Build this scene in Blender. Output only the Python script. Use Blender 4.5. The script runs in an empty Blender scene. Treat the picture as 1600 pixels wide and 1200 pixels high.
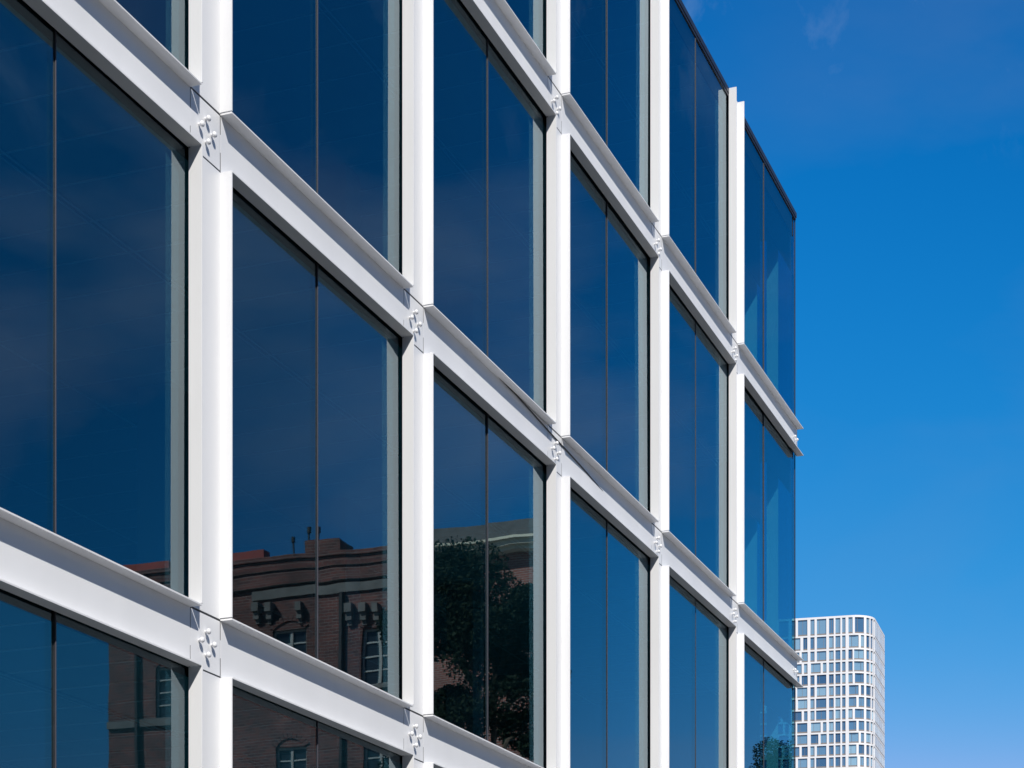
import bpy, bmesh, math, random
from mathutils import Vector, Matrix, noise
random.seed(7)
scene = bpy.context.scene
COL = scene.collection

# ------------------------------------------------------------------ camera
F, CU, HV = 3120.0, 800.0, 1758.15            # focal length in px of a 1600 px frame, centre, horizon
TH = math.radians(21.265)                     # view direction measured from the facade line
CT, ST = math.cos(TH), math.sin(TH)
CX, CY, CZ = -13.505, -7.927, 1.6
cd = bpy.data.cameras.new('camera')
cam = bpy.data.objects.new('camera', cd); COL.objects.link(cam)
cam.location = (CX, CY, CZ)
cam.rotation_euler = (math.radians(90), 0, TH - math.radians(90))
cd.sensor_width = 36; cd.lens = F / 1600 * 36
cd.shift_x = 0; cd.shift_y = (HV - 600) / 1600
cd.clip_start = 0.1; cd.clip_end = 9000
scene.camera = cam

# ------------------------------------------------------------------ light
SUN = Vector((-0.0314, -0.0255, 0.0398)).normalized()     # towards the sun
sun_el = math.asin(SUN.z); sun_az = math.atan2(SUN.x, SUN.y)
w = bpy.data.worlds.new('World'); scene.world = w; w.use_nodes = True
nt = w.node_tree; nt.nodes.clear()
def N(t, k, **kw):
    n = t.nodes.new(k)
    for a, b in kw.items(): setattr(n, a, b)
    return n
def L(t, a, b): t.links.new(a, b)
out = N(nt, 'ShaderNodeOutputWorld'); bg = N(nt, 'ShaderNodeBackground')
sky = N(nt, 'ShaderNodeTexSky', sky_type='NISHITA', sun_disc=False)
sky.sun_elevation = sun_el; sky.sun_rotation = sun_az
sky.altitude = 200; sky.air_density = 1.0; sky.dust_density = 0.25; sky.ozone_density = 6.0
# the deep blue of a polarised sky: each channel of the sky gets its own response
sp = N(nt, 'ShaderNodeSeparateColor'); cm = N(nt, 'ShaderNodeCombineColor'); L(nt, sky.outputs[0], sp.inputs[0])
def M(op, a, b):
    n = N(nt, 'ShaderNodeMath', operation=op)
    for i, v in enumerate((a, b)):
        if isinstance(v, (int, float)): n.inputs[i].default_value = v
        else: L(nt, v, n.inputs[i])
    return n.outputs[0]
L(nt, M('MINIMUM', M('MULTIPLY', M('POWER', sp.outputs[0], 4.5), 0.0453), sp.outputs[0]), cm.inputs[0])
L(nt, M('MULTIPLY', M('POWER', sp.outputs[1], 1.08), 0.84), cm.inputs[1])
L(nt, M('MULTIPLY', M('POWER', sp.outputs[2], 0.65), 2.118), cm.inputs[2])
# thin high cloud: soft noise on the view direction, flattened like a high layer
tc = N(nt, 'ShaderNodeTexCoord')
mp = N(nt, 'ShaderNodeMapping'); mp.inputs['Scale'].default_value = (1.0, 1.0, 2.2); mp.inputs['Location'].default_value = (0.3, 1.7, 2.0)
L(nt, tc.outputs['Generated'], mp.inputs['Vector'])
nz = N(nt, 'ShaderNodeTexNoise'); nz.inputs['Scale'].default_value = 4.2; nz.inputs['Detail'].default_value = 6; nz.inputs['Roughness'].default_value = 0.5
nz.inputs['Distortion'].default_value = 0.35
L(nt, mp.outputs[0], nz.inputs['Vector'])
cr = N(nt, 'ShaderNodeValToRGB'); cr.color_ramp.elements[0].position = 0.50; cr.color_ramp.elements[1].position = 0.74
cr.color_ramp.elements[1].color = (0.46, 0.46, 0.46, 1)
L(nt, nz.outputs['Fac'], cr.inputs[0])
mx = N(nt, 'ShaderNodeMix', data_type='RGBA'); mx.inputs['B'].default_value = (2.5, 3.0, 4.3, 1)
sx = N(nt, 'ShaderNodeSeparateXYZ'); L(nt, tc.outputs['Generated'], sx.inputs[0])
cov = N(nt, 'ShaderNodeMapRange'); cov.inputs['From Min'].default_value = 0.30; cov.inputs['From Max'].default_value = -0.30
cov.inputs['To Min'].default_value = 0.0; cov.inputs['To Max'].default_value = 1.0; L(nt, sx.outputs[1], cov.inputs[0])
L(nt, M('MULTIPLY', cr.outputs[0], cov.outputs[0]), mx.inputs['Factor']); # the whole sky is deeper at a right angle to the sun and on its side than opposite to it
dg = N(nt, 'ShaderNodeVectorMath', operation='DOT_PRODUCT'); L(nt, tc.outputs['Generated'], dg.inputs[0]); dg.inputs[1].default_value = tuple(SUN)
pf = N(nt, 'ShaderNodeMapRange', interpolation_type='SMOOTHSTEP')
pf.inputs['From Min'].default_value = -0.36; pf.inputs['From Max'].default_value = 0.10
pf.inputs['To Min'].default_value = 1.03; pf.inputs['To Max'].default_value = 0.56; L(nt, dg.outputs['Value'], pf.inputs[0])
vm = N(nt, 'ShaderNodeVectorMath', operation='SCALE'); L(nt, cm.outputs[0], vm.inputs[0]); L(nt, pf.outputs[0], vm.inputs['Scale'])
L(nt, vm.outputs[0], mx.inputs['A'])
# a few thin wisps high up
mp2 = N(nt, 'ShaderNodeMapping'); mp2.inputs['Scale'].default_value = (1.0, 2.2, 1.4); mp2.inputs['Rotation'].default_value = (0.3, 0.2, 0.9); mp2.inputs['Location'].default_value = (0.7, 0.25, 0.1)
L(nt, tc.outputs['Generated'], mp2.inputs['Vector'])
nw = N(nt, 'ShaderNodeTexNoise'); nw.inputs['Scale'].default_value = 9; nw.inputs['Detail'].default_value = 7; nw.inputs['Roughness'].default_value = .62; nw.inputs['Distortion'].default_value = .5
L(nt, mp2.outputs[0], nw.inputs['Vector'])
rw = N(nt, 'ShaderNodeMapRange'); rw.inputs['From Min'].default_value = .56; rw.inputs['From Max'].default_value = .80; rw.inputs['To Max'].default_value = .22; L(nt, nw.outputs['Fac'], rw.inputs[0])
hi = N(nt, 'ShaderNodeMapRange'); hi.inputs['From Min'].default_value = .42; hi.inputs['From Max'].default_value = .47; L(nt, sx.outputs[2], hi.inputs[0])
m2 = N(nt, 'ShaderNodeMix', data_type='RGBA'); m2.inputs['B'].default_value = (4.0, 5.2, 7.0, 1)
L(nt, M('MULTIPLY', rw.outputs[0], hi.outputs[0]), m2.inputs['Factor']); L(nt, mx.outputs['Result'], m2.inputs['A'])
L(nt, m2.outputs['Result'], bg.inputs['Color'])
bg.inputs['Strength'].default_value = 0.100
L(nt, bg.outputs[0], out.inputs[0])

sd = bpy.data.lights.new('sun', 'SUN'); sd.energy = 5.0; sd.angle = math.radians(0.5); sd.color = (1.0, 0.96, 0.90)
so = bpy.data.objects.new('sun', sd); COL.objects.link(so)
so.rotation_euler = SUN.to_track_quat('Z', 'Y').to_euler(); so.location = (-30, -30, 60)
vs = scene.view_settings
vs.view_transform = 'Standard'; vs.look = 'None'; vs.exposure = 0.13; vs.gamma = 1.0; vs.use_curve_mapping = False
scene.cycles.max_bounces = 10; scene.cycles.transparent_max_bounces = 24; scene.cycles.glossy_bounces = 6
scene.cycles.caustics_reflective = False; scene.cycles.caustics_refractive = False

# ------------------------------------------------------------------ helpers
def tag(o, label=None, cat=None, group=None, kind=None):
    if label: o['label'] = label
    if cat: o['category'] = cat
    if group: o['group'] = group
    if kind: o['kind'] = kind
    return o
def link(name, mesh, parent=None, loc=(0, 0, 0), rot=(0, 0, 0)):
    o = bpy.data.objects.new(name, mesh); COL.objects.link(o)
    o.location = loc; o.rotation_euler = rot
    if parent: o.parent = parent
    return o
def empty(name, loc, rz=0):
    o = bpy.data.objects.new(name, None); COL.objects.link(o); o.location = loc; o.rotation_euler = (0, 0, rz); o.empty_display_size = .5
    return o
class MB:
    def __init__(s): s.v = []; s.f = []; s.m = []
    def box(s, x0, x1, y0, y1, z0, z1, mi=0):
        n = len(s.v)
        s.v += [(x0,y0,z0),(x1,y0,z0),(x1,y1,z0),(x0,y1,z0),(x0,y0,z1),(x1,y0,z1),(x1,y1,z1),(x0,y1,z1)]
        for q in ((0,3,2,1),(4,5,6,7),(0,1,5,4),(1,2,6,5),(2,3,7,6),(3,0,4,7)):
            s.f.append([n+i for i in q]); s.m.append(mi)
        return s
    def quad(s, pts, mi=0):
        n = len(s.v); s.v += [tuple(p) for p in pts]; s.f.append(list(range(n, n+len(pts)))); s.m.append(mi); return s
    def tube(s, pts, radii, seg=8, mi=0, caps=True):
        rings = []
        up = Vector((0.13, 0.2, 1)).normalized()
        for i, p in enumerate(pts):
            p = Vector(p); a = Vector(pts[max(i-1, 0)]); b = Vector(pts[min(i+1, len(pts)-1)])
            d = (b-a).normalized(); u = d.cross(up)
            if u.length < 1e-3: u = d.cross(Vector((1, 0, 0)))
            u.normalize(); v = d.cross(u); r = radii[i] if isinstance(radii, (list, tuple)) else radii
            n = len(s.v)
            for k in range(seg):
                t = 2*math.pi*k/seg; s.v.append(tuple(p + (u*math.cos(t)+v*math.sin(t))*r))
            rings.append(n)
        for a, b in zip(rings, rings[1:]):
            for k in range(seg):
                s.f.append([a+k, a+(k+1) % seg, b+(k+1) % seg, b+k]); s.m.append(mi)
        if caps:
            s.f.append([rings[0]+k for k in range(seg)][::-1]); s.m.append(mi)
            s.f.append([rings[-1]+k for k in range(seg)]); s.m.append(mi)
        return s
    def mesh(s, name, mats, bevel=0, smooth=False):
        me = bpy.data.meshes.new(name); me.from_pydata(s.v, [], s.f)
        for m in (mats if isinstance(mats, (list, tuple)) else [mats]): me.materials.append(m)
        me.polygons.foreach_set('material_index', s.m)
        bm = bmesh.new(); bm.from_mesh(me)
        bmesh.ops.recalc_face_normals(bm, faces=bm.faces)
        if bevel: bmesh.ops.bevel(bm, geom=list(bm.edges), offset=bevel, segments=1, affect='EDGES', clamp_overlap=True)
        bm.to_mesh(me); bm.free()
        if smooth: me.polygons.foreach_set('use_smooth', [True]*len(me.polygons))
        me.update(); return me
    def obj(s, name, mats, parent=None, loc=(0, 0, 0), **kw):
        return link(name, s.mesh(name, mats, **kw), parent, loc)
def box_obj(name, x0, x1, y0, y1, z0, z1, mat, parent=None, bevel=0):
    b = MB().box(0, x1-x0, 0, y1-y0, 0, z1-z0)
    return b.obj(name, mat, parent, (x0, y0, z0), bevel=bevel)

# points of the place seen by the camera (u, v in px of the 1600 px picture), on real planes
def ray(u):
    a = (u-CU)/F; return CT + ST*a, ST - CT*a
def on_y(u, v, y):            # on a plane parallel to the facade
    dx, dy = ray(u); t = (y-CY)/dy; return Vector((CX+dx*t, y, CZ+t*(HV-v)/F))
GY = 0.036                    # glass line
def refl(u, v, X):            # a point across the street that the glass mirrors, on the plane x = X
    dx, dy = ray(u); t = (X-CX)/dx; return Vector((X, 2*GY-(CY+dy*t), CZ+t*(HV-v)/F))

# ------------------------------------------------------------------ materials
def mat(name, base=(.5,.5,.5), rough=.5, metal=0.0, var=0.0, scale=4.0, bump=0.0, bscale=60.0, coords='Object', stretch=None, var2=None, spec=.5):
    m = bpy.data.materials.new(name); m.use_nodes = True; t = m.node_tree; p = t.nodes['Principled BSDF']
    p.inputs['Roughness'].default_value = rough; p.inputs['Metallic'].default_value = metal
    p.inputs['Specular IOR Level'].default_value = spec
    p.inputs['Base Color'].default_value = (*base, 1)
    tcn = N(t, 'ShaderNodeNewGeometry') if coords == 'World' else N(t, 'ShaderNodeTexCoord')
    vec = tcn.outputs['Position'] if coords == 'World' else tcn.outputs['Object']
    if stretch:
        mpn = N(t, 'ShaderNodeMapping'); mpn.inputs['Scale'].default_value = stretch; L(t, vec, mpn.inputs[0]); vec = mpn.outputs[0]
    if var:
        n = N(t, 'ShaderNodeTexNoise'); n.inputs['Scale'].default_value = scale; n.inputs['Detail'].default_value = 6; L(t, vec, n.inputs['Vector'])
        r = N(t, 'ShaderNodeValToRGB'); r.color_ramp.elements[0].position = .3; r.color_ramp.elements[1].position = .7
        lo = [c*(1-var) for c in base]; hi = [min(1, c*(1+var)) for c in base]
        if var2: lo = [c*v for c, v in zip(base, var2)]
        r.color_ramp.elements[0].color = (*lo, 1); r.color_ramp.elements[1].color = (*hi, 1)
        L(t, n.outputs['Fac'], r.inputs[0]); L(t, r.outputs[0], p.inputs['Base Color'])
        rr = N(t, 'ShaderNodeMapRange'); rr.inputs['To Min'].default_value = max(0, rough-.08); rr.inputs['To Max'].default_value = min(1, rough+.08)
        L(t, n.outputs['Fac'], rr.inputs[0]); L(t, rr.outputs[0], p.inputs['Roughness'])
    if bump:
        n2 = N(t, 'ShaderNodeTexNoise'); n2.inputs['Scale'].default_value = bscale; n2.inputs['Detail'].default_value = 4; L(t, vec, n2.inputs['Vector'])
        b = N(t, 'ShaderNodeBump'); b.inputs['Strength'].default_value = bump; b.inputs['Distance'].default_value = .01
        L(t, n2.outputs['Fac'], b.inputs['Height']); L(t, b.outputs[0], p.inputs['Normal'])
    return m
def per_object(m, lo):
    t = m.node_tree; p = t.nodes['Principled BSDF']; src = p.inputs['Base Color'].links[0].from_socket
    oi = N(t, 'ShaderNodeObjectInfo'); r = N(t, 'ShaderNodeMapRange'); r.inputs['To Min'].default_value = lo; L(t, oi.outputs['Random'], r.inputs[0])
    v = N(t, 'ShaderNodeVectorMath', operation='SCALE'); L(t, src, v.inputs[0]); L(t, r.outputs[0], v.inputs['Scale']); L(t, v.outputs[0], p.inputs['Base Color'])
WHITE = mat('white_paint', (.762,.765,.775), .38, var=.035, scale=1.3, bump=.05, bscale=35, coords='World', stretch=(1.2,1.2,.35))
per_object(WHITE, .955)
FILLER = mat('weld_paint', (.60,.60,.61), .5, var=.1, scale=40, bump=.4, bscale=200)
RAIL = mat('black_gasket', (.012,.014,.018), .55, var=.3, scale=12)
COPE = mat('dark_coping_metal', (.03,.034,.05), .38, metal=.3, var=.25, scale=3, coords='World')
MULL = mat('mullion_metal', (.055,.055,.07), .5, metal=.0, var=.1, scale=5)
CEIL = mat('ceiling_board', (.42,.44,.42), .8, var=.06, scale=3)
STRIP = mat('ceiling_strip', (.66,.66,.64), .5)
CONC = mat('concrete', (.30,.30,.29), .8, var=.15, scale=1.5, bump=.2, bscale=30)
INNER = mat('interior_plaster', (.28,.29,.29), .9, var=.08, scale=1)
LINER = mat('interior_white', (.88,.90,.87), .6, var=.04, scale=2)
BLOCKER = mat('light_blocker_dark', (.035,.042,.05), .85, var=.1, scale=8)  # for the added panels that shade the corner fins
CABLE = mat('black_cable', (.012,.012,.014), .5, var=.2, scale=20)

def glass_mat(name, tint, f0, bump, refl_tint=(1,1,1)):
    m = bpy.data.materials.new(name); m.use_nodes = True; t = m.node_tree; t.nodes.clear()
    o = N(t, 'ShaderNodeOutputMaterial'); mixs = N(t, 'ShaderNodeMixShader')
    tr = N(t, 'ShaderNodeBsdfTransparent'); tr.inputs[0].default_value = (*tint, 1)
    gl = N(t, 'ShaderNodeBsdfGlossy'); gl.inputs['Roughness'].default_value = 0.0; gl.inputs['Color'].default_value = (*refl_tint, 1)
    g = N(t, 'ShaderNodeNewGeometry')
    oi = N(t, 'ShaderNodeObjectInfo')
    add = N(t, 'ShaderNodeVectorMath', operation='MULTIPLY_ADD'); add.inputs[1].default_value = (37, 11, 53)
    L(t, oi.outputs['Random'], add.inputs[0])
    mpn = N(t, 'ShaderNodeMapping'); mpn.inputs['Scale'].default_value = (.8, .8, 1.1); L(t, g.outputs['Position'], mpn.inputs[0])
    L(t, mpn.outputs[0], add.inputs[2])
    n = N(t, 'ShaderNodeTexNoise'); n.inputs['Scale'].default_value = 1.0; n.inputs['Detail'].default_value = 1.5; n.inputs['Roughness'].default_value = .35
    L(t, add.outputs[0], n.inputs['Vector'])
    b = N(t, 'ShaderNodeBump'); b.inputs['Strength'].default_value = 1.0; b.inputs['Distance'].default_value = bump
    L(t, n.outputs['Fac'], b.inputs['Height']); L(t, b.outputs[0], gl.inputs['Normal'])
    def m_(op, a, b):
        n_ = N(t, 'ShaderNodeMath', operation=op)
        for i, v in enumerate((a, b)):
            if isinstance(v, (int, float)): n_.inputs[i].default_value = v
            else: L(t, v, n_.inputs[i])
        return n_.outputs[0]
    dt = N(t, 'ShaderNodeVectorMath', operation='DOT_PRODUCT'); L(t, g.outputs['Normal'], dt.inputs[0]); L(t, g.outputs['Incoming'], dt.inputs[1])
    one = m_('SUBTRACT', 1.0, m_('ABSOLUTE', dt.outputs['Value'], 0))
    fres = m_('ADD', m_('MULTIPLY', m_('POWER', one, 4.3), 1-f0), f0)
    back = m_('SUBTRACT', 1.0, m_('MULTIPLY', g.outputs['Backfacing'], .58))      # coated outer face, weaker inner face
    vary = m_('ADD', m_('MULTIPLY', oi.outputs['Random'], .22), .89)
    L(t, m_('MULTIPLY', m_('MULTIPLY', fres, vary), back), mixs.inputs[0]); L(t, tr.outputs[0], mixs.inputs[1]); L(t, gl.outputs[0], mixs.inputs[2])
    L(t, mixs.outputs[0], o.inputs[0])
    return m
GLASS = glass_mat('tinted_glass', (.40,.68,.76), .175, .0014, (.76,.92,1))

def brick_mat(name, c1, c2, mortar, scale=1.0, bw=.21, rh=.075, axis='yz', dirt=.5):
    m = bpy.data.materials.new(name); m.use_nodes = True; t = m.node_tree; p = t.nodes['Principled BSDF']
    g = N(t, 'ShaderNodeNewGeometry'); s = N(t, 'ShaderNodeSeparateXYZ'); L(t, g.outputs['Position'], s.inputs[0])
    ad = N(t, 'ShaderNodeMath', operation='ADD'); L(t, s.outputs[0], ad.inputs[0]); L(t, s.outputs[1], ad.inputs[1])
    c = N(t, 'ShaderNodeCombineXYZ'); L(t, ad.outputs[0], c.inputs[0]); L(t, s.outputs[2], c.inputs[1])
    b = N(t, 'ShaderNodeTexBrick'); L(t, c.outputs[0], b.inputs['Vector'])
    b.inputs['Scale'].default_value = scale; b.inputs['Brick Width'].default_value = bw; b.inputs['Row Height'].default_value = rh
    b.inputs['Mortar Size'].default_value = .009; b.inputs['Color1'].default_value = (*c1, 1); b.inputs['Color2'].default_value = (*c2, 1)
    b.inputs['Mortar'].default_value = (*mortar, 1)
    n = N(t, 'ShaderNodeTexNoise'); n.inputs['Scale'].default_value = .7; n.inputs['Detail'].default_value = 8; L(t, g.outputs['Position'], n.inputs['Vector'])
    r = N(t, 'ShaderNodeMapRange'); r.inputs['From Min'].default_value = .3; r.inputs['From Max'].default_value = .7
    r.inputs['To Min'].default_value = 1-dirt; r.inputs['To Max'].default_value = 1.15; L(t, n.outputs['Fac'], r.inputs[0])
    mm = N(t, 'ShaderNodeMix', data_type='RGBA', blend_type='MULTIPLY'); mm.inputs['Factor'].default_value = 1
    L(t, b.outputs['Color'], mm.inputs['A']); L(t, r.outputs[0], mm.inputs['B']); L(t, mm.outputs['Result'], p.inputs['Base Color'])
    bp = N(t, 'ShaderNodeBump'); bp.inputs['Strength'].default_value = .6; bp.inputs['Distance'].default_value = .01; bp.invert = True
    L(t, b.outputs['Fac'], bp.inputs['Height']); L(t, bp.outputs[0], p.inputs['Normal'])
    p.inputs['Roughness'].default_value = .85
    return m

# ------------------------------------------------------------------ ground
GRASS = mat('dry_ground', (.16,.15,.12), .95, var=.3, scale=.05, coords='World')
ASPH = mat('asphalt', (.05,.05,.052), .9, var=.3, scale=2.0, bump=.5, bscale=60, coords='World')
PAVE = mat('paving', (.24,.245,.25), .85, var=.15, scale=.8, bump=.2, bscale=40, coords='World')
KERB = mat('kerb_stone', (.38,.37,.35), .8, var=.15, scale=3, coords='World')
PAINT = mat('road_paint', (.72,.72,.70), .7, var=.15, scale=6, coords='World')
def ground_slab(name, x0, x1, y0, y1, z0, z1, m):
    o = box_obj(name, x0, x1, y0, y1, z0, z1, m); return tag(o, kind='structure')
g = MB().quad([(-4000,-4000,-.02),(4000,-4000,-.02),(4000,4000,-.02),(-4000,4000,-.02)]).obj('ground', GRASS); tag(g, kind='structure')
ground_slab('road', -200, 300, -10.5, -3.5, -.3, 0.0, ASPH)
ground_slab('pavement', -200, 300, -3.35, 19, -.3, .12, PAVE)
ground_slab('kerb', -200, 300, -3.5, -3.35, -.3, .125, KERB)
ground_slab('pavement_opposite', -200, 300, -40, -10.65, -.3, .12, PAVE)
ground_slab('kerb_opposite', -200, 300, -10.65, -10.5, -.3, .125, KERB)
mk = MB()
for i in range(60): mk.box(-190+i*8, -187+i*8, -7.06, -6.94, 0.0, .004)
tag(mk.obj('road_marking', PAINT), kind='structure')

# ------------------------------------------------------------------ the steel framed office building
S = 4.0; W = .4635; T = .016; D = .102; HB = .447; WT = .014
ROWS = [CZ+4.0116, CZ+8.035, CZ+12.037]       # underside of the top flange of each beam line
ZTOP = CZ + 3.945*S
XC = on_y(1242.6, 600, GY).x                  # glass corner
KS = list(range(-2, 6))
B = empty('office_building', (4, 4, 0))
tag(B, 'glass office building with white exposed steel frame and dark roof edge in the foreground', 'building')
B.location = (0, 0, 0)
cache = {}
def steel_box(name, x0, x1, y0, y1, z0, z1, m, parent, bevel=.0015):
    key = (name, round(x1-x0, 4), round(y1-y0, 4), round(z1-z0, 4), m.name)
    if key not in cache: cache[key] = MB().box(0, x1-x0, 0, y1-y0, 0, z1-z0).mesh(name, m, bevel=bevel)
    loc = Vector((x0, y0, z0))
    if parent is not B: loc = loc - parent.location
    return link(name, cache[key], parent, loc)

def column(k, z0, z1):
    x = k*S
    wob = random.uniform(-.0015, .0015)
    c = steel_box('steel_column', x+T, x+W, wob*.3, WT, z0, z1, WHITE, B)
    steel_box('flange', x, x+T, -D, WT+.004, z0+.010, z1-.003, WHITE, c)
    steel_box('flange', x+W, x+W+T, -D, WT+.004, z0+.011, z1, WHITE, c)
def beam(k, zt, x1=None):
    x0 = k*S+W+.007; xe = (k+1)*S-.006 if x1 is None else x1
    c = steel_box('steel_beam', x0, xe, 0, WT, zt-HB, zt, WHITE, B)
    steel_box('flange', k*S+W+.002, xe+.002, -D, WT+.004, zt+.0006, zt+T, WHITE, c)
    steel_box('flange', k*S+W+T+.003, xe+.002, -D, WT+.004, zt-HB-T, zt-HB-.0006, WHITE, c)
pin = MB()
prof = [(0, .012), (.006, .0125), (.020, .014), (.025, .0225), (.033, .024), (.041, .021), (.047, .013), (.049, .003)]
pin.tube([(0, -p, 0) for p, r in prof], [r for p, r in prof], seg=14)
PIN = pin.mesh('bolt', WHITE, smooth=True)
for p in PIN.polygons:
    pass
def node(k, zt):
    x = k*S
    steel_box('joint_gasket', x-.012, x+W+(.014 if k < 5 else -.01), .0016, .012, zt-HB-.018, zt+.020, RAIL, B, 0)
    c = steel_box('joint_plate', x+.003, x+W-.005, .0005, WT, zt-HB+.006, zt-.004, WHITE, B)
    for fx, fz in (((.49,.31), (.27,.51), (.69,.50), (.49,.72)) if k < 5 else ((.42,.48), (.76,.49))):
        b = link('bolt', PIN, c, Vector((x+fx*W, .001, zt-fz*HB)) - c.location, (random.uniform(-.03,.03), random.uniform(0, 6), 0))
    e = .0008
    # weld lugs that bridge the joints part of the way
    steel_box('weld', x+W*.28, x+W*.56, e+.001, WT, zt-.005, zt+.016, FILLER, c, 0)
    steel_box('weld', x-.008, x+.005, e, WT, zt-HB*.66, zt-HB*.36, WHITE, c, 0)
    if k < 5: steel_box('weld', x+W-.003, x+W+.009, e, WT, zt-HB*.66, zt-HB*.34, WHITE, c, 0)
    if k < 5: steel_box('weld', x+W*.05, x+W*.58, e+.001, WT, zt-HB-.012, zt-HB+.007, FILLER, c, 0)
    return c
for k in KS:
    for zt in ROWS: node(k, zt)
    if k < 5:
        column(k, .12, ROWS[0]-HB-.006)
        column(k, ROWS[0]+.012, ROWS[1]-HB-.006)
        column(k, ROWS[1]+.012, ROWS[2]-HB-.006)
        column(k, ROWS[2]+.012, ZTOP)
        for zt in ROWS: beam(k, zt)
# the beam ends carry their flanges across the corner plate
for zt in ROWS:
    for z0, z1 in ((zt+.0006, zt+T), (zt-HB-T, zt-HB-.0006)):
        steel_box('beam_end_flange', 5*S-.002, 5*S+W+.03, -D, WT+.004, z0, z1, WHITE, B)

X0 = KS[0]*S - 3.5
# black rails between steel and glass
for k in KS[:-1]:
    steel_box('gasket_rail', k*S+.03, k*S+W-.01, WT+.002, GY-.001, .12, ZTOP-.05, RAIL, B, 0)
for zt in ROWS:
    steel_box('gasket_rail', X0, XC-.02, WT+.002, GY-.001, zt-HB+.02, zt-.02, RAIL, B, 0)

# glass panes with their joints at mid bay and behind each column
GT = .026
zg = [(.12, ROWS[0]-HB/2), (ROWS[0]-HB/2, ROWS[1]-HB/2), (ROWS[1]-HB/2, ROWS[2]-HB/2), (ROWS[2]-HB/2, ZTOP-.04)]
for (a, b) in zg:
    for k in KS[:-1]:
        xm0 = k*S+W/2; xm1 = k*S+W/2+S/2; xm2 = (k+1)*S+W/2
        for (p, q) in ((xm0, xm1), (xm1, xm2)):
            if p > XC: continue
            q = min(q, XC-.002)
            pa = steel_box('glass_pane', p+.003, q-.003, GY, GY+GT, a+.003, b-.003, GLASS, B, 0)
            pa.rotation_euler = (random.gauss(0, .0008), 0, random.gauss(0, .0009))
    for k in KS[:-1]:
        xm = k*S+W/2+S/2
        mu = steel_box('mullion', xm-.005, xm+.005, GY-.009, GY+.02, a, b, MULL, B, .001)
        steel_box('seal', xm-.009, xm+.009, GY-.002, GY+.018, a+.001, b-.001, RAIL, mu, 0)
    # end wall, seen from inside through the corner pane
    for j in range(1):
        pa = steel_box('end_pane', XC-GT, XC, GY+.02, GY+1.0, a+.003, b-.003, GLASS, B, 0)
    steel_box('corner_seal', XC-.008, XC+.004, GY-.002, GY+.016, a, b, RAIL, B, 0)
# roof edge
b0 = XC+.012
xc_ = b0
while xc_ > X0:
    steel_box('roof_coping', xc_-2.995, xc_, .012, .5, ZTOP-.085, ZTOP, COPE, B, .004); xc_ -= 3.0
steel_box('roof_coping', X0, b0-.02, .022, .3, ZTOP-.125, ZTOP-.088, COPE, B, 0)
steel_box('roof_deck', X0, XC-.1, .4, 18, ZTOP-.30, ZTOP-.1, CONC, B, 0)
# inside: slabs, ceilings, back wall
for zt in ROWS:
    steel_box('floor_slab', X0, XC-.05, .06, 18, zt-.30, zt-.02, CONC, B, 0)
levels = [ROWS[0]-.52, ROWS[1]-.52, ROWS[2]-.52, ZTOP-.42]
for zc in levels:
    ce = steel_box('ceiling', X0, XC-.06, .075, 12, zc, zc+.03, CEIL, B, 0)
    steel_box('slab_edge_cover', X0, XC-.06, .06, .073, zc, zc+.48 if zc < levels[-1] else zc+.3, RAIL, B, 0)
    i = 0; x = X0+.4
    while x < XC-.3:
        steel_box('ceiling_strip', x, x+.022, .10, 9, zc-.008, zc-.001, STRIP, ce, 0); x += .62
    for yy in (1.3, 1.36, 3.6, 5.9):
        steel_box('ceiling_strip', X0, XC-.2, yy, yy+.02, zc-.02, zc-.009, STRIP, ce, 0)
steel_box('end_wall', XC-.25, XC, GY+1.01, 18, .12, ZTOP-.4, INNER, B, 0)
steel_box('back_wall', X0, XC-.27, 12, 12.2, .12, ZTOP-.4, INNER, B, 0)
steel_box('ground_floor', X0, XC-.1, .06, 18, .05, .13, CONC, B, 0)
# white fins of the corner room; added dark panels cast the shade on their tops
zb = [r for r in ROWS] 
for i, zc in enumerate(levels):
    zf = (ROWS[i-1]-.02) if i else .13
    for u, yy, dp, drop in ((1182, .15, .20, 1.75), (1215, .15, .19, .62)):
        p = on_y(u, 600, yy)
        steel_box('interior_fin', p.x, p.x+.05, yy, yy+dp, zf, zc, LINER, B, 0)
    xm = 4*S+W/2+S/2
    steel_box('light_blocker', 4*S+W, xm-.03, .085, .09, zc-1.75, zc, BLOCKER, B, 0)
    steel_box('light_blocker', xm+.03, XC-.12, .085, .09, zc-.62, zc, BLOCKER, B, 0)
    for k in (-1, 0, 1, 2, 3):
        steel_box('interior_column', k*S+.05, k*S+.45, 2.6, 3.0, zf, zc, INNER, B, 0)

# thin cable slung across the second beam line
pts = [on_y(708, 512, -.055), on_y(722, 528, -.040), on_y(742, 550, -.022), on_y(771, 581, -.010), on_y(806, 616, -.008), on_y(832, 645, -.008),
       on_y(857, 673, -.008), on_y(880, 698, -.007), on_y(904, 724, -.006), on_y(925, 748, -.004), on_y(942, 767, -.002)]
cb = MB().tube(pts, [.003, .005, .006, .0065, .007, .007, .0075, .008, .008, .007, .002], seg=6)
c = cb.obj('cable', CABLE, smooth=True)
tag(c, 'thin black cable slung across the white beams of the glass office building', 'cable')

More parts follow.
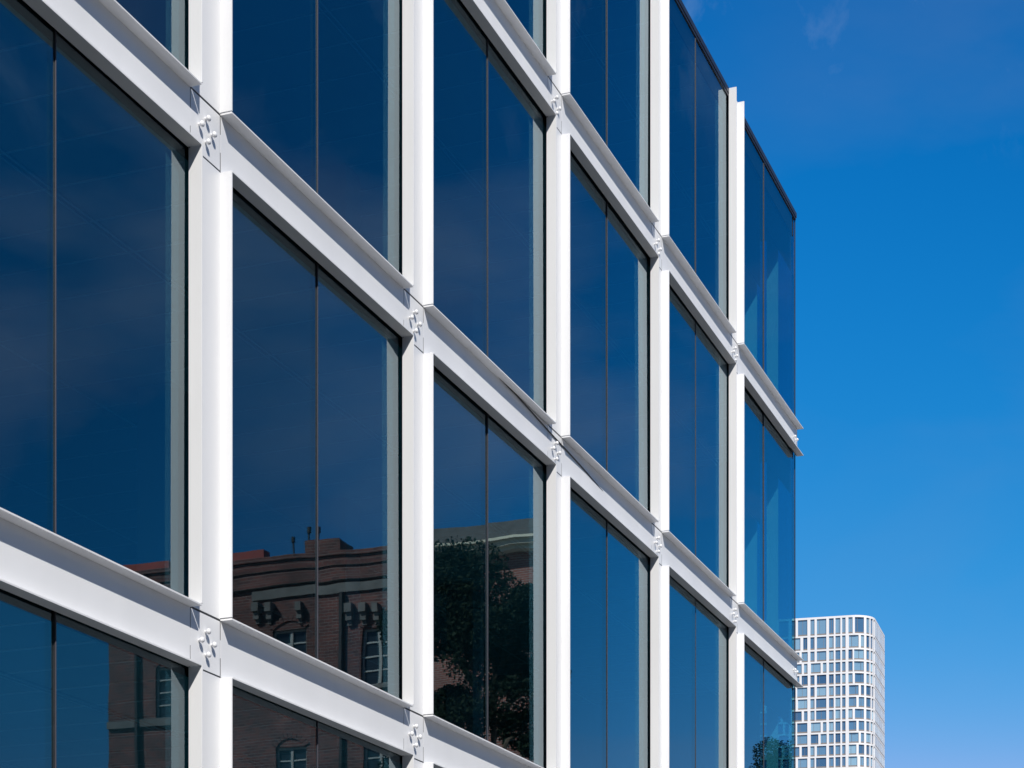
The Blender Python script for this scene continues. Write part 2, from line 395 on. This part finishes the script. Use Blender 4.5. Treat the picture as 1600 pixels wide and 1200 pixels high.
# ------------------------------------------------------------------ the distant tower
TW = mat('tower_white', (.73,.73,.76), .6, var=.03, scale=.2)
TS = mat('tower_sill', (.20,.18,.17), .5)
def tower_glass():
    m = bpy.data.materials.new('tower_glass'); m.use_nodes = True; t = m.node_tree; p = t.nodes['Principled BSDF']
    oi = N(t, 'ShaderNodeObjectInfo'); r = N(t, 'ShaderNodeValToRGB'); L(t, oi.outputs['Random'], r.inputs[0])
    e = r.color_ramp.elements; e[0].color = (.045,.13,.26,1); e[1].color = (.32,.52,.66,1)
    e2 = r.color_ramp.elements.new(.45); e2.color = (.11,.25,.42,1)
    L(t, r.outputs[0], p.inputs['Base Color']); p.inputs['Roughness'].default_value = .12; p.inputs['Specular IOR Level'].default_value = .8
    p.inputs['Metallic'].default_value = .25
    return m
TG = tower_glass()
def cam2w(lat, fwd): return Vector((CX + CT*fwd + ST*lat, CY + ST*fwd - CT*lat, 0))
H0, H1 = math.radians(-14), math.radians(72)
dl = (math.cos(H0), math.sin(H0)); dr = (math.cos(H1), math.sin(H1)); R = 5.99
P0 = ((1330-CU)/F*533.7, 533.7)
ZT = CZ + 534*(HV-961.5)/F
ARC = R*(H1-H0); SR = 19.28
def path(s):
    """point and tangent on the plan outline; s = 0 where the front begins to turn"""
    if s <= 0: return (P0[0]+dl[0]*s, P0[1]+dl[1]*s), dl
    h = H0 + min(s, ARC)/R; q = max(0, s-ARC)
    return (P0[0]+R*(math.sin(h)-math.sin(H0))+dr[0]*q, P0[1]+R*(math.cos(H0)-math.cos(h))+dr[1]*q), (math.cos(h), math.sin(h))
def pw(s, off, z):
    (a, b), t = path(s); v = cam2w(a + t[1]*off*1.0, b - t[0]*off); v.z = z; return v    # off > 0 is outward
tw = empty('residential_tower', (0, 0, 0))
tag(tw, 'distant white high rise tower with rounded corner and gridded windows beyond the office building', 'building')
S0, S1 = -27.0, ARC+SR
def slab(mb, s0, s1, o0, o1, z0, z1, mi=0):
    n = max(1, int(math.ceil((s1-s0)/1.2))) if s1 > 0 and s0 < ARC else 1
    ss = [s0+(s1-s0)*i/n for i in range(n+1)]
    for a, b in zip(ss, ss[1:]):
        p = [pw(a, o0, z0), pw(b, o0, z0), pw(b, o1, z0), pw(a, o1, z0)]
        q = [Vector((v.x, v.y, z1)) for v in p]; k = len(mb.v); mb.v += [tuple(v) for v in p+q]
        for f in ((0,3,2,1),(4,5,6,7),(0,1,5,4),(2,3,7,6)): mb.f.append([k+i for i in f]); mb.m.append(mi)
        if a == ss[0]: mb.f.append([k+3, k, k+4, k+7]); mb.m.append(mi)
        if b == ss[-1]: mb.f.append([k+1, k+2, k+6, k+5]); mb.m.append(mi)
def segs(mb, s0, s1, o0, o1, z0, z1, mi=0):
    cuts = [s0] + [c for c in (0.0, ARC) if s0 < c < s1] + [s1]
    for a, b in zip(cuts, cuts[1:]): slab(mb, a, b, o0, o1, z0, z1, mi)
# body behind the windows, closed towards the back
core = MB()
ss = [S0, 0] + [ARC*i/8 for i in range(1, 9)] + [S1]
ring = [pw(s, -.9, 0) for s in ss]
(e0, _), (e1, _) = path(S0), path(S1)
back = [cam2w(e1[0]-dl[0]*34, e1[1]-dl[1]*34), ]
ring += back
n = len(ring); core.v = [(v.x, v.y, 0) for v in ring] + [(v.x, v.y, ZT-.6) for v in ring]
core.f = [[i, (i+1) % n, n+(i+1) % n, n+i] for i in range(n)] + [[n+i for i in range(n)]]; core.m = [0]*(n+1)
core.obj('tower_core', mat('tower_inner', (.10,.12,.16), .7), tw)
fl = [ZT-.55]                                         # floor lines
zz = ZT-.55-4.55; fl.append(zz)
zz -= 3.85; fl.append(zz)
while zz > 8: zz -= 3.18; fl.append(zz)
BT = .42
for i, z in enumerate(fl[:15]):
    mb = MB(); segs(mb, S0, S1, -.9, 0.0, z-(BT/2 if i else 0), z+(BT/2 if i else .55)); mb.obj('floor_band', TW, tw)
mb = MB()
for z in fl[15:]: segs(mb, S0, S1, -.9, 0, z-BT/2, z+BT/2)
tag(mb.obj('lower_floor_bands', TW, tw), kind='stuff')
rnd = random.Random(11)
pat = [(.05,.30,.42,.93), (.05,.55,.70,.93), (.07,.50,.62,.95), (.05,.30,.38,.93), (.08,.62,.74,.94)]
low = MB(); lowp = MB()
MOD = 5.05; mods = []
s = -1.15
while s > S0+1: s -= MOD
while s < S1-.5: mods.append(s); s += MOD
mods = [m for m in mods if m+MOD > S0]
for i in range(len(fl)-1):
    z1 = fl[i]-(BT/2 if i else 0); z0 = fl[i+1]+BT/2
    pier = []
    def seg1(a, b, *r):
        for q0, q1 in zip([a]+[c_ for c_ in (0.0, ARC) if a < c_ < b], [c_ for c_ in (0.0, ARC) if a < c_ < b]+[b]):
            m1 = MB(); slab(m1, q0, q1, *r); pier.append(m1)
    for mi, s in enumerate(mods):
        e = min(s+MOD, S1); ln = e-s
        if ln < 1.5: seg1(max(s,S0), S1, -.9, -.002, z0-.05, z1+.05); continue
        dense = s > ARC-2.6; rc = -.05 if dense else -.30
        if dense or -.5 < s < ARC-2.6:
            wins = [(.05,.29),(.38,.62),(.71,.95)] if dense else ([(.07,.30),(.38,.62),(.70,.94)] if rnd.random() < .5 else [(.06,.42),(.50,.72),(.80,.95)])
        elif -7 < s < -5: wins = [(.06,.31),(.40,.66),(.75,.93)]
        else:
            a = pat[rnd.randrange(len(pat))] if i > 0 else (.05,.30,.42,.93)
            wins = [(a[0]+.03, a[1]), (a[2], a[3]-.01)]
        cur = 0.0
        for (w0, w1) in wins:
            seg1(s+cur*ln, s+w0*ln, -.9, -.002, z0-.05, z1+.05); cur = w1
            a0, a1 = s+w0*ln, s+w1*ln
            tgt = MB() if i < 14 and a0 > -20.0 else low
            n0 = len(tgt.v)
            q = [pw(a0-.03, rc, z0+.45), pw(a1+.03, rc, z0+.45)]
            for v0 in (q[0], q[1]): pass
            A, Bp = q
            tgt.quad([A, Bp, Vector((Bp.x, Bp.y, z1+.02)), Vector((A.x, A.y, z1+.02))], 0)
            A2, B2 = pw(a0-.03, rc+.04, z0-.02), pw(a1+.03, rc+.04, z0-.02)
            tgt.quad([A2, B2, Vector((B2.x, B2.y, z0+.45)), Vector((A2.x, A2.y, z0+.45))], 1)
            tgt.quad([Vector((A2.x, A2.y, z0+.45)), Vector((B2.x, B2.y, z0+.45)), B2+(q[1]-B2)*1.0, A2+(q[0]-A2)*1.0], 1)
            # a frame bar, off centre
            if a1-a0 > .9:
                f = rnd.choice((.28, .72, .5)); c0 = a0+(a1-a0)*f
                C0, C1 = pw(c0-.035, rc+.02, z0+.45), pw(c0+.035, rc+.02, z0+.45)
                tgt.quad([C0, C1, Vector((C1.x, C1.y, z1)), Vector((C0.x, C0.y, z1))], 1)
            if tgt is not low:
                tgt.obj('window', [TG, TS], tw)
        seg1(s+cur*ln, e, -.9, -.002, z0-.05, z1+.05)
    for p1 in pier:
        if i < 13 and max(v_[2] for v_ in p1.v) > 60: p1.obj('wall_pier', TW, tw)
        else:
            k = len(lowp.v); lowp.v += p1.v; lowp.f += [[q+k for q in f] for f in p1.f]; lowp.m += p1.m
tag(low.obj('hidden_floor_windows', [TG, TS], tw), kind='stuff')
tag(lowp.obj('lower_wall_piers', TW, tw), kind='stuff')

# ------------------------------------------------------------------ brick buildings across the street (seen mirrored in the glass)
BR1 = brick_mat('old_brick', (.18,.055,.043), (.09,.032,.03), (.23,.18,.16), rh=.10, bw=.28)
BR2 = brick_mat('red_brick', (.30,.09,.06), (.22,.07,.05), (.34,.30,.27), dirt=.3)
STONE = mat('grey_stone', (.15,.14,.13), .85, var=.25, scale=2, coords='World', bump=.5, bscale=8)
REDP = mat('red_render', (.30,.06,.05), .8, var=.2, scale=1.5, coords='World')
DARKM = mat('dark_window_glass', (.02,.03,.04), .08, var=.2, scale=1)
SASH = mat('sash_paint', (.36,.36,.34), .5, var=.1, scale=6)
IRON = mat('iron_pipe', (.05,.05,.05), .5, metal=.5, var=.2, scale=3)
CREAM = mat('cream_paint', (.62,.58,.44), .6, var=.1, scale=2)
SLATE = mat('roof_slate', (.09,.09,.09), .7, var=.3, scale=3, coords='World')
XB = 46.5
def wy(u): return refl(u, 900, XB).y
yA, yB = wy(165), wy(668)            # yA = far back end (more negative)
ZR = 20.75
bb = empty('brick_warehouse', (0, 0, 0))
tag(bb, 'old dark brick warehouse mirrored in the glass with arched sash windows and corbels', 'building')
# wall with real window openings
wins = []
def wz(v, u): return refl(u, v, XB).z
for u0, u1, v0, v1 in ((562,612,978,1066), (432,482,984,1070), (240,290,1040,1120)):
    wins.append((wy(u0), wy(u1), wz(v1, (u0+u1)/2), wz(v0, (u0+u1)/2)))
rows2 = []
for (a, b, z0, z1) in wins: 
    for d in (3.95, 7.9): rows2.append((a, b, z0-d, z1-d))
wins += rows2
ys = sorted({round(v, 3) for wn in wins for v in wn[:2]} | {round(yA, 3), round(yB, 3)})
zs = sorted({round(v, 3) for wn in wins for v in wn[2:]} | {0.1, ZR-.9})
wall = MB(); DP = 11.0
for ya, yb in zip(ys, ys[1:]):
    for za, zb_ in zip(zs, zs[1:]):
        cy, cz = (ya+yb)/2, (za+zb_)/2
        if any(a < cy < b and z0 < cz < z1 for a, b, z0, z1 in wins): continue
        wall.box(XB, XB+.35, ya, yb, za, zb_)
wall.box(XB+.36, XB+DP, yA, yB, .1, ZR-.9)
wall.obj('wall', BR1, bb)
par = MB().box(XB-.04, XB+.4, yA, yB-.0, ZR-.9, ZR-.1); par.obj('parapet', BR1, bb)
cop = MB().box(XB-.12, XB+.5, yA-.05, yB, ZR-.1, ZR+.05); cop.obj('parapet_coping', BR1, bb)
for zc_, hh, pr in ((ZR-.45,.09,.10), (ZR-.95,.12,.14)):
    box_obj('brick_course', XB-pr, XB, yA, yB, zc_, zc_+hh, BR1, bb)
box_obj('stone_band', XB-.08, XB-.001, wy(400), yB, wz(928, 500), wz(914, 500), STONE, bb)
for u in (409, 429, 474, 544, 566, 588):
    y = wy(u); z = wz(952, u)
    m_ = MB(); m_.box(XB-.30, XB-.002, y-.12, y+.12, z-.1, z+.2).box(XB-.2, XB-.002, y-.10, y+.10, z-.35, z-.1).box(XB-.1, XB-.002, y-.07, y+.07, z-.5, z-.35)
    m_.obj('corbel', STONE, bb)
box_obj('raised_parapet', XB-.06, XB+1.0, wy(485), wy(531), ZR+.05, ZR+.50, BR1, bb)
box_obj('red_parapet', XB-.1, XB+.3, wy(330), wy(418), ZR+.051, ZR+.34, REDP, bb)
box_obj('red_parapet', XB-.1, XB+.3, wy(200), wy(272), ZR+.051, ZR+.30, REDP, bb)
for u, h in ((446, .75), (475, 1.0)):
    y = wy(u); MB().tube([(XB+.8, y, ZR-.1), (XB+.8, y, ZR+h), (XB+.8, y, ZR+h+.02), (XB+.8, y, ZR+h+.22)], [.035, .035, .07, .07]).obj('vent_pipe', IRON, bb)
for u, z1_ in ((532, wz(925, 532)), (212, wz(925, 212))):
    y = wy(u); MB().tube([(XB-.12, y, .2), (XB-.12, y, z1_)], .08).obj('drain_pipe', IRON, bb)
box_obj('brick_course', XB-.12, XB-.002, yA, wy(300), wz(1134, 230), wz(1122, 230), STONE, bb)
for (a, b, z0, z1) in wins:
    fr = MB(); f = .07; x0, x1 = XB+.12, XB+.2
    fr.box(x0, x1, a, a+f, z0, z1).box(x0, x1, b-f, b, z0, z1).box(x0, x1, a+f, b-f, z0, z0+f).box(x0, x1, a+f, b-f, z1-f, z1)
    cy = (a+b)/2; fr.box(x0-.02, x1, cy-.05, cy+.05, z0+f, z1-f)
    for q in (.28, .52, .76): fr.box(x0+.01, x1-.01, a+f, b-f, z0+(z1-z0)*q-.025, z0+(z1-z0)*q+.025)
    w_ = fr.obj('window', SASH, bb)
    box_obj('pane', XB+.17, XB+.18, a, b, z0, z1, DARKM, w_)
    box_obj('sill', XB-.1, XB+.1, a-.12, b+.12, z0-.14, z0-.001, STONE, w_)
    ar = MB(); ns = 9; r0 = (b-a)/2+.05
    for q in range(ns):     # segmental brick arch of proud voussoirs
        t0 = math.radians(150-q*120/ns); t1 = math.radians(150-(q+1)*120/ns+1.5)
        cc = z1-.42*r0
        P = [(cy-math.cos(t)*r*1.12, cc+math.sin(t)*r) for t, r in ((t0, r0*.86), (t1, r0*.86), (t1, r0*1.15), (t0, r0*1.15))]
        k = len(ar.v); ar.v += [(XB-.05, p_[0], p_[1]) for p_ in P] + [(XB+.1, p_[0], p_[1]) for p_ in P]
        for fc in ((0,1,2,3),(7,6,5,4),(0,4,5,1),(1,5,6,2),(2,6,7,3),(3,7,4,0)): ar.f.append([k+i_ for i_ in fc]); ar.m.append(0)
    ar.obj('arch', BR1, w_)

# row of plain buildings further down the street, behind the photographer
ROWM = mat('row_render', (.20,.17,.15), .85, var=.2, scale=.3, coords='World')
for (xa, xb, hh, lab) in ((-96, -64, 16, 'plain brown street building four windows wide furthest behind the photographer'), (-63.8, -36, 14, 'plain brown street building in the middle of the row behind the photographer'), (-35.8, -7, 15.5, 'plain brown street building directly across the street from the photographer')):
    rb = empty('row_building', (0, 0, 0)); tag(rb, lab, 'building', 'row buildings across the street')
    MB().box(xa, xb, -30, -14.6, .1, hh).obj('wall', ROWM, rb)
    MB().box(xa-.1, xb+.1, -30.2, -14.4, hh+.001, hh+.3).obj('roof', CONC, rb)
    ww = MB(); q = (xb-xa)/7
    for i in range(7):
        for f in range(3): ww.box(xa+q*(i+.28), xa+q*(i+.72), -14.6, -14.56, 1.2+f*3.6, 3.2+f*3.6)
    wo = ww.obj('windows', DARKM, rb); wo['kind'] = 'stuff'

# second brick house with cream cornice
XB2 = 45.9
yC, yD = refl(668, 900, XB2).y+.02, refl(838, 900, XB2).y
ZR2 = refl(760, 866, XB2).z
hb = empty('cornice_house', (0, 0, 0))
tag(hb, 'red brick house with cream painted cornice and slate roof mirrored behind the dark tree', 'building')
def wedge(mb, p, z0, z1):
    q = [(XB2-p, yC), (XB2-p, yD+p*.8), (XB2+8+p, yC+.12), (XB2+8+p, yC)]
    k = len(mb.v); mb.v += [(a, b, z) for z in (z0, z1) for a, b in q]
    for fc in ((3,2,1,0),(4,5,6,7),(0,1,5,4),(1,2,6,5),(2,3,7,6),(3,0,4,7)): mb.f.append([k+i_ for i_ in fc]); mb.m.append(0)
    return mb
wedge(MB(), 0, .1, ZR2).obj('wall', BR2, hb)
for pr, z0, z1 in ((.35, ZR2-.02, ZR2+.10), (.5, ZR2+.10, ZR2+.26), (.62, ZR2+.26, ZR2+.34)):
    wedge(MB(), pr, z0+.001, z1).obj('cornice', CREAM, hb)
wedge(wedge(MB(), .55, ZR2+.341, ZR2+.7), .2, ZR2+.701, ZR2+.95).obj('roof', SLATE, hb)
# ------------------------------------------------------------------ trees
BARK = mat('bark', (.09,.07,.05), .9, var=.4, scale=8, bump=.6, bscale=30)
def leaf_mat(name, c):
    m = bpy.data.materials.new(name); m.use_nodes = True; t = m.node_tree; p = t.nodes['Principled BSDF']
    g = N(t, 'ShaderNodeNewGeometry'); r = N(t, 'ShaderNodeValToRGB'); L(t, g.outputs['Random Per Island'], r.inputs[0])
    r.color_ramp.elements[0].color = (c[0]*.6, c[1]*.6, c[2]*.6, 1); r.color_ramp.elements[1].color = (c[0]*1.25, c[1]*1.2, c[2]*1.1, 1)
    L(t, r.outputs[0], p.inputs['Base Color']); p.inputs['Roughness'].default_value = .85; p.inputs['Specular IOR Level'].default_value = .15
    return m
LEAF = leaf_mat('dark_leaves', (.014,.026,.014))
def tree(x, y, h, rad, cz0, nleaf, label, seed):
    rn = random.Random(seed); t = empty('street_tree', (x, y, .12)); tag(t, label, 'tree', 'trees across the street')
    tr = MB(); tr.tube([(0,0,0), (.05,.03,h*.2), (-.05,.08,h*.45), (.06,0,h*.7), (0,0,h*.93)], [.30,.24,.18,.10,.03], seg=10)
    clumps = []
    for i in range(46):
        a = rn.uniform(0, 6.28); zf = rn.uniform(0, 1); zc = cz0+(h-cz0)*zf
        rr = rad*math.sin(math.pi*(.22+zf*.70))**.6*rn.uniform(.2, .95)
        c = Vector((math.cos(a)*rr, math.sin(a)*rr, zc)); clumps.append((c, rn.uniform(.45, .95)*rad*.42))
        tr.tube([(0, 0, max(cz0*.6, zc-rr*1.1)), tuple(c*.5+Vector((0, 0, zc-rr*.5))*.5), tuple(c)], [.07,.05,.02], seg=5)
    clumps.append((Vector((0, 0, h-rad*.35)), rad*.4))
    tr.obj('trunk', BARK, t)
    lf = MB()
    for i in range(nleaf):
        c, r = clumps[rn.randrange(len(clumps))]
        d = Vector((rn.gauss(0,1), rn.gauss(0,1), rn.gauss(0,1))).normalized()*r*rn.uniform(.3,1)**.5; d.z *= .8
        p = c+d; u = Vector((rn.gauss(0,1), rn.gauss(0,1), rn.gauss(0,1))).normalized(); v = u.cross(Vector((rn.gauss(0,1), rn.gauss(0,1), rn.gauss(0,1)))).normalized()
        a_ = rn.uniform(.04,.075); b_ = a_*.55
        lf.quad([p-u*a_, p-v*b_, p+u*a_, p+v*b_])
    lf.obj('crown', LEAF, t)
p = refl(748, 900, 36.5)
tree(p.x, p.y, refl(700, 880, 36.5).z, 3.3, 1.6, 130000, 'tall dark street tree mirrored in front of the cream corniced house', 3)
p = refl(772, 945, 35.0)
tree(p.x, p.y, p.z, 2.3, .9, 90000, 'lower broad street tree mirrored right of the tall one in front of the brick house', 9)
p = refl(1230, 1182, 73.5)
tree(p.x, p.y, p.z, 5.0, 4.0, 110000, 'distant street tree mirrored low in the corner pane', 5)
